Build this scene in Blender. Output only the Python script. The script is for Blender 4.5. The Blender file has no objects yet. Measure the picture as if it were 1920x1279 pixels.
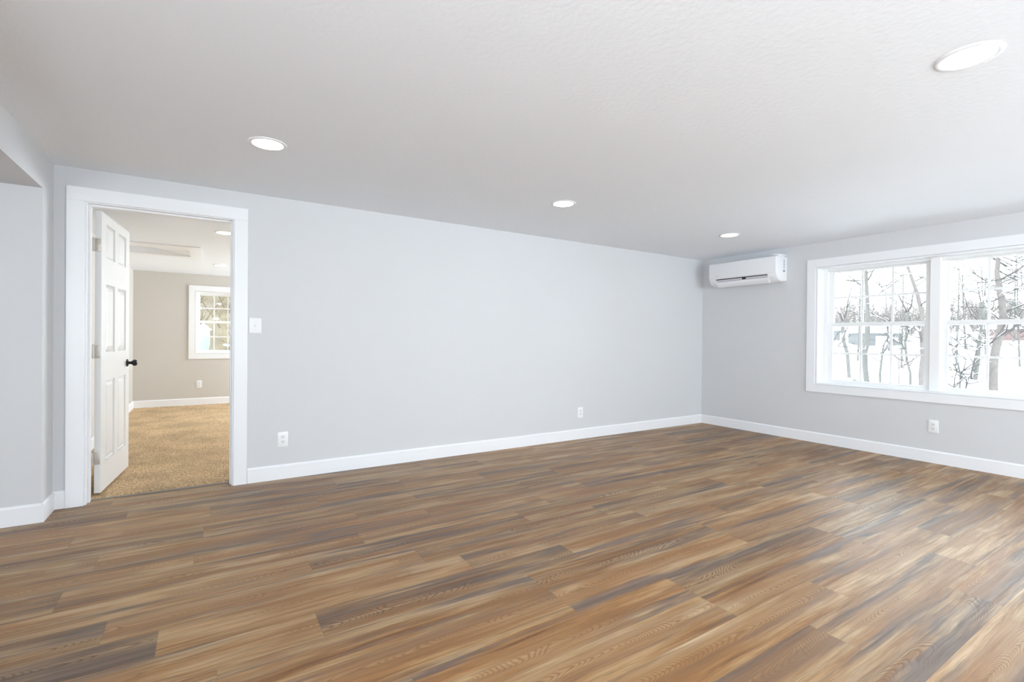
import bpy, bmesh, math, random
from mathutils import Vector, Matrix
random.seed(7)
sc = bpy.context.scene
COL = sc.collection

# ------------------------------------------------------------------ camera
F_PX, YAW, PITCH, ROLL, EYE = 907.17, 0.565134, -0.004607, 0.008764, 1.1594
cyw, syw = math.cos(YAW), math.sin(YAW)
cpt, spt = math.cos(PITCH), math.sin(PITCH)
crl, srl = math.cos(ROLL), math.sin(ROLL)
fw0, rt0, up0 = Vector((syw, cyw, 0)), Vector((cyw, -syw, 0)), Vector((0, 0, 1))
FW = fw0*cpt + up0*spt
up1 = up0*cpt - fw0*spt
RT = rt0*crl + up1*srl
UP = up1*crl - rt0*srl
cam = bpy.data.cameras.new('camera')
camo = bpy.data.objects.new('camera', cam)
COL.objects.link(camo)
cam.sensor_width = 36.0
cam.lens = F_PX/1920.0*36.0
cam.clip_start = 0.05
cam.clip_end = 500
M = Matrix((RT, UP, -FW)).transposed().to_4x4()
M.translation = Vector((0, 0, EYE))
camo.matrix_world = M
sc.camera = camo

# ------------------------------------------------------------------ colour management, world, daylight, added fill lights
sc.view_settings.view_transform = 'Standard'
sc.view_settings.look = 'None'
sc.view_settings.exposure = 0.11
sc.view_settings.gamma = 1.0
sc.view_settings.use_curve_mapping = False
sc.cycles.use_denoising = True
sc.cycles.max_bounces = 14
sc.cycles.diffuse_bounces = 8
sc.cycles.glossy_bounces = 4
sc.cycles.transparent_max_bounces = 16
sc.cycles.sample_clamp_indirect = 8.0

SKY = 6.3                     # bright overcast winter sky
world = bpy.data.worlds.new('overcast_sky')
sc.world = world
world.use_nodes = True
wn = world.node_tree
for n in list(wn.nodes): wn.nodes.remove(n)
wo = wn.nodes.new('ShaderNodeOutputWorld')
wb = wn.nodes.new('ShaderNodeBackground')
wg = wn.nodes.new('ShaderNodeTexCoord')
wsep = wn.nodes.new('ShaderNodeSeparateXYZ')
wr = wn.nodes.new('ShaderNodeValToRGB')
wr.color_ramp.elements[0].position = 0.0
wr.color_ramp.elements[0].color = (0.87, 0.945, 1.0, 1)
wr.color_ramp.elements[1].position = 0.7
wr.color_ramp.elements[1].color = (0.80, 0.91, 1.0, 1)
wn.links.new(wg.outputs['Generated'], wsep.inputs[0])
wn.links.new(wsep.outputs['Z'], wr.inputs[0])
wn.links.new(wr.outputs[0], wb.inputs['Color'])
wb.inputs['Strength'].default_value = SKY
wn.links.new(wb.outputs[0], wo.inputs['Surface'])

def area(name, loc, direction, sx, sy, power, color=(1, 1, 1), portal=False):
    l = bpy.data.lights.new(name, 'AREA')
    l.shape = 'RECTANGLE'
    l.size, l.size_y = sx, sy
    l.energy = power
    l.color = color
    o = bpy.data.objects.new(name, l)
    COL.objects.link(o)
    o.location = loc
    o.rotation_euler = Vector(direction).to_track_quat('-Z', 'Y').to_euler()
    if portal: l.cycles.is_portal = True
    return o

# added fill lights in unseen openings of the rear, side, bedroom and hall walls
FILL_TINT = (0.83, 0.922, 1.0)
area('fill_near_opening', (1.35, -2.70, 1.34), (0, 1, 0.5), 1.95, 1.25, 60, FILL_TINT)
area('fill_near_opening', (4.15, -2.70, 1.34), (0, 1, 0.5), 1.95, 1.25, 135, FILL_TINT)
area('fill_side_opening', (-0.94, -0.9, 1.34), (1, 0, 0.35), 1.9, 1.25, 88, FILL_TINT)
area('fill_bedroom_opening', (3.57, 8.4, 1.40), (-1, -0.3, 0.9), 1.9, 1.2, 165, FILL_TINT)
area('fill_hall_opening', (-1.85, 0.74, 1.35), (0, 1, -0.1), 1.2, 1.1, 5.5, FILL_TINT)
# daylight through the two windows seen in the photograph comes from the sky itself
area('portal_main_window', (6.16, 1.785, 1.335), (-1, 0, 0), 2.07, 1.33, 1, portal=True)
area('portal_bedroom_window', (0.23, 9.80, 1.386), (0, -1, 0), 0.74, 1.04, 1, portal=True)

# ------------------------------------------------------------------ helpers
def tag(o, label=None, cat=None, group=None, kind=None):
    if label: o['label'] = label
    if cat: o['category'] = cat
    if group: o['group'] = group
    if kind: o['kind'] = kind
    return o

def empty(name, loc=(0, 0, 0), rz=0.0):
    o = bpy.data.objects.new(name, None)
    COL.objects.link(o)
    o.location = loc
    o.rotation_euler = (0, 0, rz)
    o.empty_display_size = 0.1
    return o

class MB:
    def __init__(s): s.bm = bmesh.new()
    def box(s, a, b, bevel=0.0, seg=2):
        lo = [min(a[i], b[i]) for i in range(3)]
        hi = [max(a[i], b[i]) for i in range(3)]
        t = bmesh.new()
        bmesh.ops.create_cube(t, size=1.0)
        for v in t.verts:
            v.co = Vector([lo[i] + (v.co[i]+0.5)*(hi[i]-lo[i]) for i in range(3)])
        if bevel > 0:
            bmesh.ops.bevel(t, geom=list(t.edges), offset=bevel, segments=seg, profile=0.5, affect='EDGES')
        s.join(t)
        return s
    def join(s, t, mat=None):
        if mat: bmesh.ops.transform(t, matrix=mat, verts=t.verts)
        me = bpy.data.meshes.new('tmp')
        t.to_mesh(me); t.free()
        s.bm.from_mesh(me)
        bpy.data.meshes.remove(me)
        return s
    def poly_prism(s, pts, axis, a, b):
        """pts: 2D outline; extruded along axis from a to b."""
        def P(u, v, w):
            if axis == 0: return (w, u, v)
            if axis == 1: return (u, w, v)
            return (u, v, w)
        va = [s.bm.verts.new(P(u, v, a)) for u, v in pts]
        vb = [s.bm.verts.new(P(u, v, b)) for u, v in pts]
        n = len(pts)
        s.bm.faces.new(va); s.bm.faces.new(list(reversed(vb)))
        for i in range(n):
            s.bm.faces.new((va[i], vb[i], vb[(i+1) % n], va[(i+1) % n]))
        return s
    def tube(s, pts, rads, seg=8, cap=True):
        rings = []
        n = len(pts)
        P = [Vector(p) for p in pts]
        ref = None
        for i in range(n):
            d = (P[min(i+1, n-1)]-P[max(i-1, 0)])
            if d.length < 1e-9: d = Vector((0, 0, 1))
            d.normalize()
            if ref is None:
                ref = Vector((1, 0, 0)) if abs(d.x) < 0.8 else Vector((0, 1, 0))
            u = d.cross(ref)
            if u.length < 1e-4: u = d.cross(Vector((0, 1, 0.3)))
            u.normalize()
            w = u.cross(d).normalized()
            ref = w.cross(u) if False else ref
            r = rads[i] if hasattr(rads, '__len__') else rads
            rings.append([s.bm.verts.new(P[i] + (u*math.cos(2*math.pi*k/seg) + w*math.sin(2*math.pi*k/seg))*r) for k in range(seg)])
        for i in range(n-1):
            for k in range(seg):
                s.bm.faces.new((rings[i][k], rings[i][(k+1) % seg], rings[i+1][(k+1) % seg], rings[i+1][k]))
        if cap and seg > 2:
            s.bm.faces.new(list(reversed(rings[0]))); s.bm.faces.new(rings[-1])
        return s
    def lathe(s, prof, seg=32, mat=None):
        """prof: list of (radius, height) around Z."""
        t = bmesh.new()
        rings = []
        for r, z in prof:
            if r < 1e-6: rings.append([t.verts.new((0, 0, z))])
            else: rings.append([t.verts.new((r*math.cos(2*math.pi*k/seg), r*math.sin(2*math.pi*k/seg), z)) for k in range(seg)])
        for a, b in zip(rings[:-1], rings[1:]):
            if len(a) == 1 and len(b) == 1: continue
            for k in range(seg):
                k2 = (k+1) % seg
                if len(a) == 1: t.faces.new((a[0], b[k2], b[k]))
                elif len(b) == 1: t.faces.new((a[k], a[k2], b[0]))
                else: t.faces.new((a[k], a[k2], b[k2], b[k]))
        return s.join(t, mat)
    def build(s, name, mat, parent=None, smooth=False, loc=None):
        bmesh.ops.recalc_face_normals(s.bm, faces=s.bm.faces)
        me = bpy.data.meshes.new(name)
        s.bm.to_mesh(me); s.bm.free()
        if mat: me.materials.append(mat)
        if smooth:
            for p in me.polygons: p.use_smooth = True
        o = bpy.data.objects.new(name, me)
        COL.objects.link(o)
        if parent: o.parent = parent
        if loc: o.location = loc
        return o

def autosmooth(o, ang=35):
    me = o.data
    for p in me.polygons: p.use_smooth = True
    bm = bmesh.new(); bm.from_mesh(me)
    for e in bm.edges:
        if len(e.link_faces) == 2 and e.calc_face_angle() > math.radians(ang): e.smooth = False
    bm.to_mesh(me); bm.free()
    return o

# ------------------------------------------------------------------ materials
def mat(name):
    m = bpy.data.materials.new(name)
    m.use_nodes = True
    nt = m.node_tree
    b = nt.nodes['Principled BSDF']
    return m, nt, b

def N(nt, kind, **kw):
    n = nt.nodes.new(kind)
    for k, v in kw.items(): setattr(n, k, v)
    return n

def simple(name, col, rough=0.5, metal=0.0, spec=0.5, noise=0.0, nscale=8, bump=0.0, bscale=300, bdist=0.001):
    m, nt, b = mat(name)
    b.inputs['Base Color'].default_value = (*col, 1)
    b.inputs['Roughness'].default_value = rough
    b.inputs['Metallic'].default_value = metal
    b.inputs['Specular IOR Level'].default_value = spec
    tc = N(nt, 'ShaderNodeTexCoord')
    if noise > 0:
        nz = N(nt, 'ShaderNodeTexNoise'); nz.inputs['Scale'].default_value = nscale; nz.inputs['Detail'].default_value = 6
        nt.links.new(tc.outputs['Object'], nz.inputs['Vector'])
        mx = N(nt, 'ShaderNodeMix', data_type='RGBA')
        mx.inputs['A'].default_value = (*[c*(1-noise) for c in col], 1)
        mx.inputs['B'].default_value = (*[min(1, c*(1+noise)) for c in col], 1)
        nt.links.new(nz.outputs['Fac'], mx.inputs['Factor'])
        nt.links.new(mx.outputs['Result'], b.inputs['Base Color'])
    if bump > 0:
        bz = N(nt, 'ShaderNodeTexNoise'); bz.inputs['Scale'].default_value = bscale; bz.inputs['Detail'].default_value = 3
        nt.links.new(tc.outputs['Object'], bz.inputs['Vector'])
        bp = N(nt, 'ShaderNodeBump'); bp.inputs['Strength'].default_value = bump; bp.inputs['Distance'].default_value = bdist
        nt.links.new(bz.outputs['Fac'], bp.inputs['Height'])
        nt.links.new(bp.outputs['Normal'], b.inputs['Normal'])
    return m

m_wall = simple('paint_cool_grey', (0.658, 0.664, 0.676), 0.55, spec=0.3, noise=0.012, nscale=3, bump=0.15, bscale=220)
m_alc = m_wall
m_bed = simple('paint_warm_greige', (0.60, 0.57, 0.525), 0.6, spec=0.3, noise=0.012, nscale=3, bump=0.15, bscale=220)
m_ceil = simple('ceiling_white_textured', (0.872, 0.905, 0.945), 0.75, spec=0.2, noise=0.01, nscale=2, bump=0.55, bscale=38, bdist=0.003)
m_ceilb = simple('bedroom_ceiling_white', (0.86, 0.905, 0.96), 0.75, spec=0.2, noise=0.01, nscale=2, bump=0.4, bscale=38, bdist=0.003)
m_trim = simple('trim_white_semigloss', (0.86, 0.87, 0.89), 0.32, spec=0.45, noise=0.008, nscale=4)
m_door = simple('door_white_satin', (0.76, 0.755, 0.745), 0.38, spec=0.45, noise=0.008, nscale=4)
m_vinyl = simple('window_vinyl_white', (0.88, 0.885, 0.88), 0.35, spec=0.45, noise=0.006)
m_plate = simple('plastic_white', (0.86, 0.865, 0.87), 0.35, spec=0.5, noise=0.005)
m_plate2 = simple('plastic_white_insert', (0.80, 0.805, 0.81), 0.3, spec=0.5, noise=0.005)
m_slot = simple('slot_dark', (0.06, 0.06, 0.06), 0.6, noise=0.1)
m_black = simple('black_satin_metal', (0.012, 0.012, 0.013), 0.28, metal=0.3, noise=0.1, nscale=40)
m_nickel = simple('satin_nickel', (0.58, 0.54, 0.49), 0.42, metal=0.75, noise=0.05, nscale=30)
m_ac = simple('ac_white_plastic', (0.84, 0.845, 0.865), 0.3, spec=0.5, noise=0.006)
m_acdark = simple('ac_interior_dark', (0.02, 0.02, 0.022), 0.6, noise=0.2)
m_acgrey = simple('ac_grey_print', (0.30, 0.30, 0.32), 0.5, noise=0.1)
m_acvane = simple('ac_vane_grey', (0.62, 0.62, 0.65), 0.4, noise=0.02)
m_strip = simple('threshold_metal', (0.30, 0.26, 0.22), 0.45, metal=0.4, noise=0.05)

# recessed lamp lens
m_lens, nt, b = mat('lamp_lens')
b.inputs['Base Color'].default_value = (0.9, 0.9, 0.9, 1)
b.inputs['Emission Color'].default_value = (1.0, 0.985, 0.96, 1)
b.inputs['Emission Strength'].default_value = 14.0

# glass: clear thin pane
m_glass, nt, b = mat('window_glass')
nt.nodes.remove(b)
tr = N(nt, 'ShaderNodeBsdfTransparent'); tr.inputs[0].default_value = (0.97, 0.985, 0.98, 1)
gl = N(nt, 'ShaderNodeBsdfGlossy'); gl.inputs['Roughness'].default_value = 0.02
fr = N(nt, 'ShaderNodeFresnel'); fr.inputs['IOR'].default_value = 1.45
ms = N(nt, 'ShaderNodeMixShader')
nt.links.new(fr.outputs[0], ms.inputs[0]); nt.links.new(tr.outputs[0], ms.inputs[1]); nt.links.new(gl.outputs[0], ms.inputs[2])
nt.links.new(ms.outputs[0], nt.nodes['Material Output'].inputs['Surface'])

# plank floor
def plank_material():
    m, nt, b = mat('vinyl_plank_oak')
    L = nt.links.new
    uv = N(nt, 'ShaderNodeUVMap'); uv.uv_map = 'plank_uv'
    at = N(nt, 'ShaderNodeAttribute'); at.attribute_name = 'plank_rnd'
    sep = N(nt, 'ShaderNodeSeparateXYZ'); L(uv.outputs[0], sep.inputs[0])
    rs = N(nt, 'ShaderNodeSeparateColor'); L(at.outputs['Color'], rs.inputs[0])
    def mth(op, a, bb=None, c=None):
        n = N(nt, 'ShaderNodeMath', operation=op)
        for i, x in enumerate((a, bb, c)):
            if x is None: continue
            if isinstance(x, (int, float)): n.inputs[i].default_value = x
            else: L(x, n.inputs[i])
        return n.outputs[0]
    u, v = sep.outputs['X'], sep.outputs['Y']
    r1, r2, r3 = rs.outputs['Red'], rs.outputs['Green'], rs.outputs['Blue']
    def vec(x, y, z):
        n = N(nt, 'ShaderNodeCombineXYZ')
        for i, q in enumerate((x, y, z)):
            if isinstance(q, (int, float)): n.inputs[i].default_value = q
            else: L(q, n.inputs[i])
        return n.outputs[0]
    def noise(x, y, z, detail=4, rough=0.55, dist=0.0):
        n = N(nt, 'ShaderNodeTexNoise')
        n.inputs['Scale'].default_value = 1.0
        n.inputs['Detail'].default_value = detail
        n.inputs['Roughness'].default_value = rough
        n.inputs['Distortion'].default_value = dist
        L(vec(x, y, z), n.inputs['Vector'])
        return n.outputs['Fac']
    def ramp(x, stops, interp='LINEAR'):
        n = N(nt, 'ShaderNodeValToRGB'); L(x, n.inputs[0])
        cr = n.color_ramp; cr.interpolation = interp
        while len(cr.elements) < len(stops): cr.elements.new(0.5)
        for e, (p, c) in zip(cr.elements, stops):
            e.position = p; e.color = (*c, 1) if len(c) == 3 else c
        return n.outputs[0]
    def mix(f, a, bb, blend='MIX'):
        n = N(nt, 'ShaderNodeMix', data_type='RGBA', blend_type=blend)
        for s_, x in (('Factor', f), ('A', a), ('B', bb)):
            if isinstance(x, (int, float)): n.inputs[s_].default_value = x
            elif isinstance(x, tuple): n.inputs[s_].default_value = (*x, 1)
            else: L(x, n.inputs[s_])
        return n.outputs['Result']
    def g(x): return (x, x, x)
    z = mth('MULTIPLY', r1, 60.0)
    z2 = mth('MULTIPLY', r2, 60.0)
    # slow warp so that the grain wanders
    wob = mth('MULTIPLY', mth('SUBTRACT', noise(mth('MULTIPLY', u, 2.2), mth('MULTIPLY', v, 3.0), z, 2), 0.5), 0.036)
    vw = mth('ADD', v, wob)
    # broad colour zones, long along the plank
    n1 = noise(mth('MULTIPLY', u, 1.0), mth('MULTIPLY', vw, 11.0), z, 8, 0.66)
    n2 = noise(mth('MULTIPLY', u, 0.7), mth('MULTIPLY', vw, 9.5), z2, 7, 0.6)
    col = ramp(n1, [(0.30, (0.165, 0.066, 0.018)), (0.42, (0.30, 0.148, 0.050)), (0.53, (0.405, 0.255, 0.125)), (0.70, (0.48, 0.345, 0.212))])
    grey = ramp(n2, [(0.50, g(0.0)), (0.61, g(1.0))])
    col = mix(mth('MULTIPLY', grey, 0.85), col, (0.118, 0.084, 0.070))
    # per plank tone
    tone = mth('ADD', 0.86, mth('MULTIPLY', r3, 0.26))
    # long pore lines
    n3 = noise(mth('MULTIPLY', u, 3.5), mth('MULTIPLY', vw, 210.0), z, 5, 0.65)
    pores = ramp(n3, [(0.30, g(0.66)), (0.48, g(0.96)), (0.72, g(1.14))])
    col = mix(1.0, col, pores, 'MULTIPLY')
    n4 = noise(mth('MULTIPLY', u, 1.6), mth('MULTIPLY', vw, 60.0), z2, 4, 0.6)
    col = mix(1.0, col, ramp(n4, [(0.30, (0.66, 0.60, 0.54)), (0.50, g(1.0)), (0.70, (1.14, 1.15, 1.16))]), 'MULTIPLY')
    n6 = noise(mth('MULTIPLY', u, 1.3), mth('MULTIPLY', vw, 130.0), mth('ADD', z, 9.0), 3, 0.6)
    col = mix(mth('MULTIPLY', ramp(n6, [(0.55, g(0.0)), (0.66, g(1.0))]), 0.38), col, (0.135, 0.068, 0.030))
    # cathedral figure: nested parabolas down the plank
    vc = mth('SUBTRACT', vw, mth('ADD', 0.055, mth('MULTIPLY', r2, 0.08)))
    par = mth('MULTIPLY', mth('MULTIPLY', vc, vc), mth('ADD', 55.0, mth('MULTIPLY', r3, 60.0)))
    sgn = mth('SUBTRACT', mth('MULTIPLY', mth('GREATER_THAN', r1, 0.5), 2.0), 1.0)
    n5 = noise(mth('MULTIPLY', u, 2.3), mth('MULTIPLY', v, 9.0), z2, 2, 0.45)
    fld = mth('ADD', mth('ADD', mth('MULTIPLY', mth('MULTIPLY', u, sgn), 0.9), par), mth('MULTIPLY', n5, 0.55))
    saw = mth('FRACT', mth('MULTIPLY', fld, 34.0))
    line = ramp(saw, [(0.0, g(1.0)), (0.16, g(0.55)), (0.42, g(0.05)), (0.80, g(0.0)), (1.0, g(0.9))])
    zone = ramp(mth('ABSOLUTE', vc), [(0.045, g(1.0)), (0.078, g(0.0))])
    patch = ramp(noise(mth('MULTIPLY', u, 1.9), mth('MULTIPLY', v, 4.0), mth('ADD', z, 17.0), 2), [(0.41, g(0.0)), (0.50, g(1.0))])
    cm = mth('MULTIPLY', mth('MULTIPLY', line, zone), patch)
    col = mix(mth('MULTIPLY', cm, 0.95), col, (0.115, 0.048, 0.017))
    # pale inside the figure
    col = mix(mth('MULTIPLY', mth('MULTIPLY', zone, patch), mth('MULTIPLY', mth('GREATER_THAN', r3, 0.4), 0.45)), col, (0.29, 0.142, 0.050))
    tn = N(nt, 'ShaderNodeHueSaturation'); L(col, tn.inputs['Color']); L(tone, tn.inputs['Value'])
    tn.inputs['Saturation'].default_value = 1.04
    col = tn.outputs[0]
    # micro-bevel seams
    def edge(x, w, wid):
        a = mth('LESS_THAN', x, wid)
        bb = mth('GREATER_THAN', x, mth('SUBTRACT', w, wid))
        return mth('MAXIMUM', a, bb)
    sm = mth('MAXIMUM', edge(v, 0.19, 0.0009), mth('LESS_THAN', u, 0.0016))
    col = mix(mth('MULTIPLY', sm, 0.45), col, (0.09, 0.06, 0.045))
    L(col, b.inputs['Base Color'])
    rg = ramp(n4, [(0.3, g(0.50)), (0.7, g(0.40))])
    L(rg, b.inputs['Roughness'])
    b.inputs['Specular IOR Level'].default_value = 0.68
    bp = N(nt, 'ShaderNodeBump'); bp.inputs['Strength'].default_value = 0.25; bp.inputs['Distance'].default_value = 0.0006
    L(n3, bp.inputs['Height']); L(bp.outputs['Normal'], b.inputs['Normal'])
    return m
m_plank = plank_material()

# carpet
def carpet_material():
    m, nt, b = mat('carpet_tan_pile')
    L = nt.links.new
    tc = N(nt, 'ShaderNodeTexCoord')
    def nz(s, d, r=0.6):
        n = N(nt, 'ShaderNodeTexNoise'); n.inputs['Scale'].default_value = s; n.inputs['Detail'].default_value = d; n.inputs['Roughness'].default_value = r
        L(tc.outputs['Object'], n.inputs['Vector']); return n.outputs['Fac']
    a = nz(75, 5, 0.75)
    r = N(nt, 'ShaderNodeValToRGB'); L(a, r.inputs[0])
    cr = r.color_ramp
    cr.elements[0].position = 0.32; cr.elements[0].color = (0.17, 0.10, 0.045, 1)
    cr.elements[1].position = 0.68; cr.elements[1].color = (0.92, 0.73, 0.49, 1)
    e = cr.elements.new(0.5); e.color = (0.54, 0.375, 0.215, 1)
    big = N(nt, 'ShaderNodeValToRGB'); L(nz(2.6, 3), big.inputs[0])
    big.color_ramp.elements[0].position = 0.35; big.color_ramp.elements[0].color = (0.84, 0.84, 0.84, 1)
    big.color_ramp.elements[1].position = 0.65; big.color_ramp.elements[1].color = (1.14, 1.12, 1.10, 1)
    mx = N(nt, 'ShaderNodeMix', data_type='RGBA', blend_type='MULTIPLY'); mx.inputs['Factor'].default_value = 1
    L(r.outputs[0], mx.inputs['A']); L(big.outputs[0], mx.inputs['B'])
    L(mx.outputs['Result'], b.inputs['Base Color'])
    b.inputs['Roughness'].default_value = 0.95
    b.inputs['Specular IOR Level'].default_value = 0.1
    bp = N(nt, 'ShaderNodeBump'); bp.inputs['Strength'].default_value = 0.8; bp.inputs['Distance'].default_value = 0.008
    L(a, bp.inputs['Height']); L(bp.outputs['Normal'], b.inputs['Normal'])
    return m
m_carpet = carpet_material()

m_snow = simple('snow', (0.88, 0.90, 0.93), 0.8, spec=0.2, noise=0.03, nscale=0.6, bump=0.4, bscale=3, bdist=0.05)
m_bark = simple('bark_grey_green', (0.130, 0.122, 0.112), 0.9, spec=0.1, noise=0.30, nscale=7)
m_bark2 = simple('bark_brown', (0.145, 0.125, 0.115), 0.9, spec=0.1, noise=0.30, nscale=7)
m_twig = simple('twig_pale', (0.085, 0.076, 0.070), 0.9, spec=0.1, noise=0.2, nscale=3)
m_twig2 = simple('twig_far_hazed', (0.20, 0.175, 0.16), 0.9, spec=0.1, noise=0.2, nscale=0.5)  # lightened tan: distance haze is put into this colour
m_conif = simple('conifer_green', (0.07, 0.11, 0.095), 0.9, spec=0.1, noise=0.4, nscale=9)
m_shed = simple('grey_siding', (0.115, 0.112, 0.11), 0.8, noise=0.05)
m_barn = simple('barn_red', (0.17, 0.11, 0.10), 0.8, noise=0.08)
m_hill = simple('hillside_brush_tan', (0.16, 0.13, 0.09), 0.95, spec=0.05, noise=0.55, nscale=1.4)
m_mint = simple('mint_canvas', (0.27, 0.295, 0.285), 0.7, noise=0.06)

# ------------------------------------------------------------------ room dimensions (metres)
XL, XR, YB, H = -0.85, 5.924, 4.332, 2.286
YN = -2.6                     # wall behind the viewer
YJ = 4.08                     # hall wall / jamb of the side opening
ZS = 2.065                    # soffit of the side opening
HB, YF, XBL, XBR = 2.19, 9.62, -0.96, 3.5   # bedroom
CZ = 0.012                    # carpet level

def structure(o, label, cat): return tag(o, label, cat, kind='structure')

# floor ------------------------------------------------------------ planks in one floor surface
def make_floor():
    W_, L_ = 0.19, 1.30
    y0 = 0.06
    known = {}
    for yy, xx in ((0.92, 2.09), (1.10, 2.47), (1.49, 1.90), (1.86, 1.34), (2.05, 0.395), (2.43, -0.33), (2.81, 0.765), (3.0, -0.045)):
        known[math.floor((yy-y0)/W_)] = xx
    bm = bmesh.new()
    uvl = bm.loops.layers.uv.new('plank_uv')
    cl = bm.loops.layers.float_color.new('plank_rnd')
    rng = random.Random(11)
    xa, xb, ya, yb = -2.75, XR+0.03, YN-0.05, 4.425
    prev = 0.0
    for r in range(math.floor((ya-y0)/W_), math.floor((yb-y0)/W_)+1):
        off = known.get(r)
        if off is None: off = prev + rng.uniform(0.35, 0.95)
        prev = off
        lo, hi = max(ya, y0+r*W_), min(yb, y0+(r+1)*W_)
        if hi-lo < 1e-4: continue
        k0 = math.floor((xa-off)/L_)
        k = k0
        while off+k*L_ < xb:
            a, c = max(xa, off+k*L_), min(xb, off+(k+1)*L_)
            if c-a > 1e-4:
                vs = [bm.verts.new(p) for p in ((a, lo, 0), (c, lo, 0), (c, hi, 0), (a, hi, 0))]
                f = bm.faces.new(vs)
                rc = (rng.random(), rng.random(), rng.random(), 1)
                for lp in f.loops:
                    lp[uvl].uv = (lp.vert.co.x-(off+k*L_), lp.vert.co.y-(y0+r*W_))
                    lp[cl] = rc
            k += 1
    bmesh.ops.remove_doubles(bm, verts=bm.verts, dist=1e-5)
    me = bpy.data.meshes.new('floor')
    bm.to_mesh(me); bm.free()
    me.materials.append(m_plank)
    o = bpy.data.objects.new('floor', me); COL.objects.link(o)
    return structure(o, 'brown wood-look plank floor of the empty main room', 'floor')
make_floor()

def boxobj(name, boxes, m, label, cat, bevel=0.0):
    b = MB()
    for a, c in boxes: b.box(a, c, bevel)
    return structure(b.build(name, m), label, cat)

# door opening in the back wall, window openings
DX0, DX1, DZ = -0.70, 0.195, 2.088
WY0, WY1, WZ0, WZ1 = 0.75, 2.82, 0.671, 2.002
YM = YB+0.07
boxobj('wall_back', [((-0.97, YB, -0.05), (DX0, YM, H)), ((DX1, YB, -0.05), (XR+0.21, YM, H)), ((DX0, YB, DZ), (DX1, YM, H))], m_wall,
       'long light grey back wall with the open doorway', 'wall')
boxobj('wall_right', [((XR, YN-0.1, -0.3), (XR+0.21, WY0, H+0.1)), ((XR, WY1, -0.3), (XR+0.21, YB, H+0.1)),
                      ((XR, WY0, -0.3), (XR+0.21, WY1, WZ0)), ((XR, WY0, WZ1), (XR+0.21, WY1, H+0.1))], m_wall,
       'light grey right wall holding the wide double window', 'wall')
boxobj('wall_left', [((-0.97, YJ, -0.05), (XL, YB, H)), ((-0.97, 0.8, ZS), (XL, YJ, H)), ((-0.97, YN, -0.05), (XL, -1.87, H)), ((-0.97, 0.07, -0.05), (XL, 0.8, H)), ((-0.97, -1.87, -0.05), (XL, 0.07, 0.69)), ((-0.97, -1.87, 1.99), (XL, 0.07, H))], m_wall,
       'grey left wall, a header and narrow return beside the side opening', 'wall')  # opening at the near end is an unseen addition for the side fill light
boxobj('wall_hall', [((-2.75, YJ, -0.05), (-0.97, YB, ZS+0.1)), ((-2.85, 0.7, -0.05), (-2.75, YB, ZS+0.1)), ((-2.75, 0.7, -0.05), (-2.46, 0.8, ZS+0.1)), ((-1.24, 0.7, -0.05), (-0.97, 0.8, ZS+0.1)), ((-2.46, 0.7, -0.05), (-1.24, 0.8, 0.79)), ((-2.46, 0.7, 1.91), (-1.24, 0.8, ZS+0.1))], m_wall,
       'pale grey wall seen through the opening at the far left', 'wall')  # gap in the unseen near wall added for the hall fill light
boxobj('ceiling_hall', [((-2.75, 0.8, ZS), (-0.97, YJ, ZS+0.1))], m_wall, 'low dark soffit of the side opening at upper left', 'ceiling')
boxobj('ceiling', [((XL-0.1, YN-0.1, H), (XR+0.1, YB+0.14, H+0.1))], m_ceil, 'white lightly textured ceiling of the main room', 'ceiling')
NW = ((0.35, 2.35), (3.15, 5.15))  # unseen openings added to admit the rear fill lights
boxobj('wall_near', [((-0.97, YN-0.15, -0.05), (NW[0][0], YN, H)), ((NW[0][1], YN-0.15, -0.05), (NW[1][0], YN, H)), ((NW[1][1], YN-0.15, -0.05), (XR+0.1, YN, H)),
                     ((NW[0][0], YN-0.15, -0.05), (NW[0][1], YN, 0.69)), ((NW[0][0], YN-0.15, 1.99), (NW[0][1], YN, H)),
                     ((NW[1][0], YN-0.15, -0.05), (NW[1][1], YN, 0.69)), ((NW[1][0], YN-0.15, 1.99), (NW[1][1], YN, H))], m_wall,
       'light grey wall behind the viewer with two added window openings', 'wall')

# bedroom shell
BWX0, BWX1, BWZ0, BWZ1 = -0.14, 0.60, 0.868, 1.904
boxobj('wall_bedroom_front', [((-1.08, YM, -0.05), (DX0, YB+0.14, HB)), ((DX1, YM, -0.05), (XBR+0.1, YB+0.14, HB)), ((DX0, YM, DZ), (DX1, YB+0.14, HB))], m_bed,
       'bedroom side of the doorway wall', 'wall')
boxobj('wall_bedroom_left', [((-1.08, YB+0.14, -0.05), (XBL, YF+0.14, HB))], m_bed, 'beige bedroom wall behind the open door', 'wall')
boxobj('wall_bedroom_far', [((XBL, YF, -0.05), (BWX0, YF+0.14, HB)), ((BWX1, YF, -0.05), (XBR+0.1, YF+0.14, HB)),
                            ((BWX0, YF, -0.05), (BWX1, YF+0.14, BWZ0)), ((BWX0, YF, BWZ1), (BWX1, YF+0.14, HB))], m_bed,
       'beige far bedroom wall with the small window', 'wall')
boxobj('wall_bedroom_right', [((XBR, YB+0.14, -0.05), (XBR+0.06, 7.4, HB)), ((XBR, 9.4, -0.05), (XBR+0.06, YF, HB)), ((XBR, 7.4, -0.05), (XBR+0.06, 9.4, 0.78)), ((XBR, 7.4, 2.02), (XBR+0.06, 9.4, HB))], m_bed, 'beige bedroom wall out of sight to the right', 'wall')  # opening added so the bedroom fill light gets through
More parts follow.
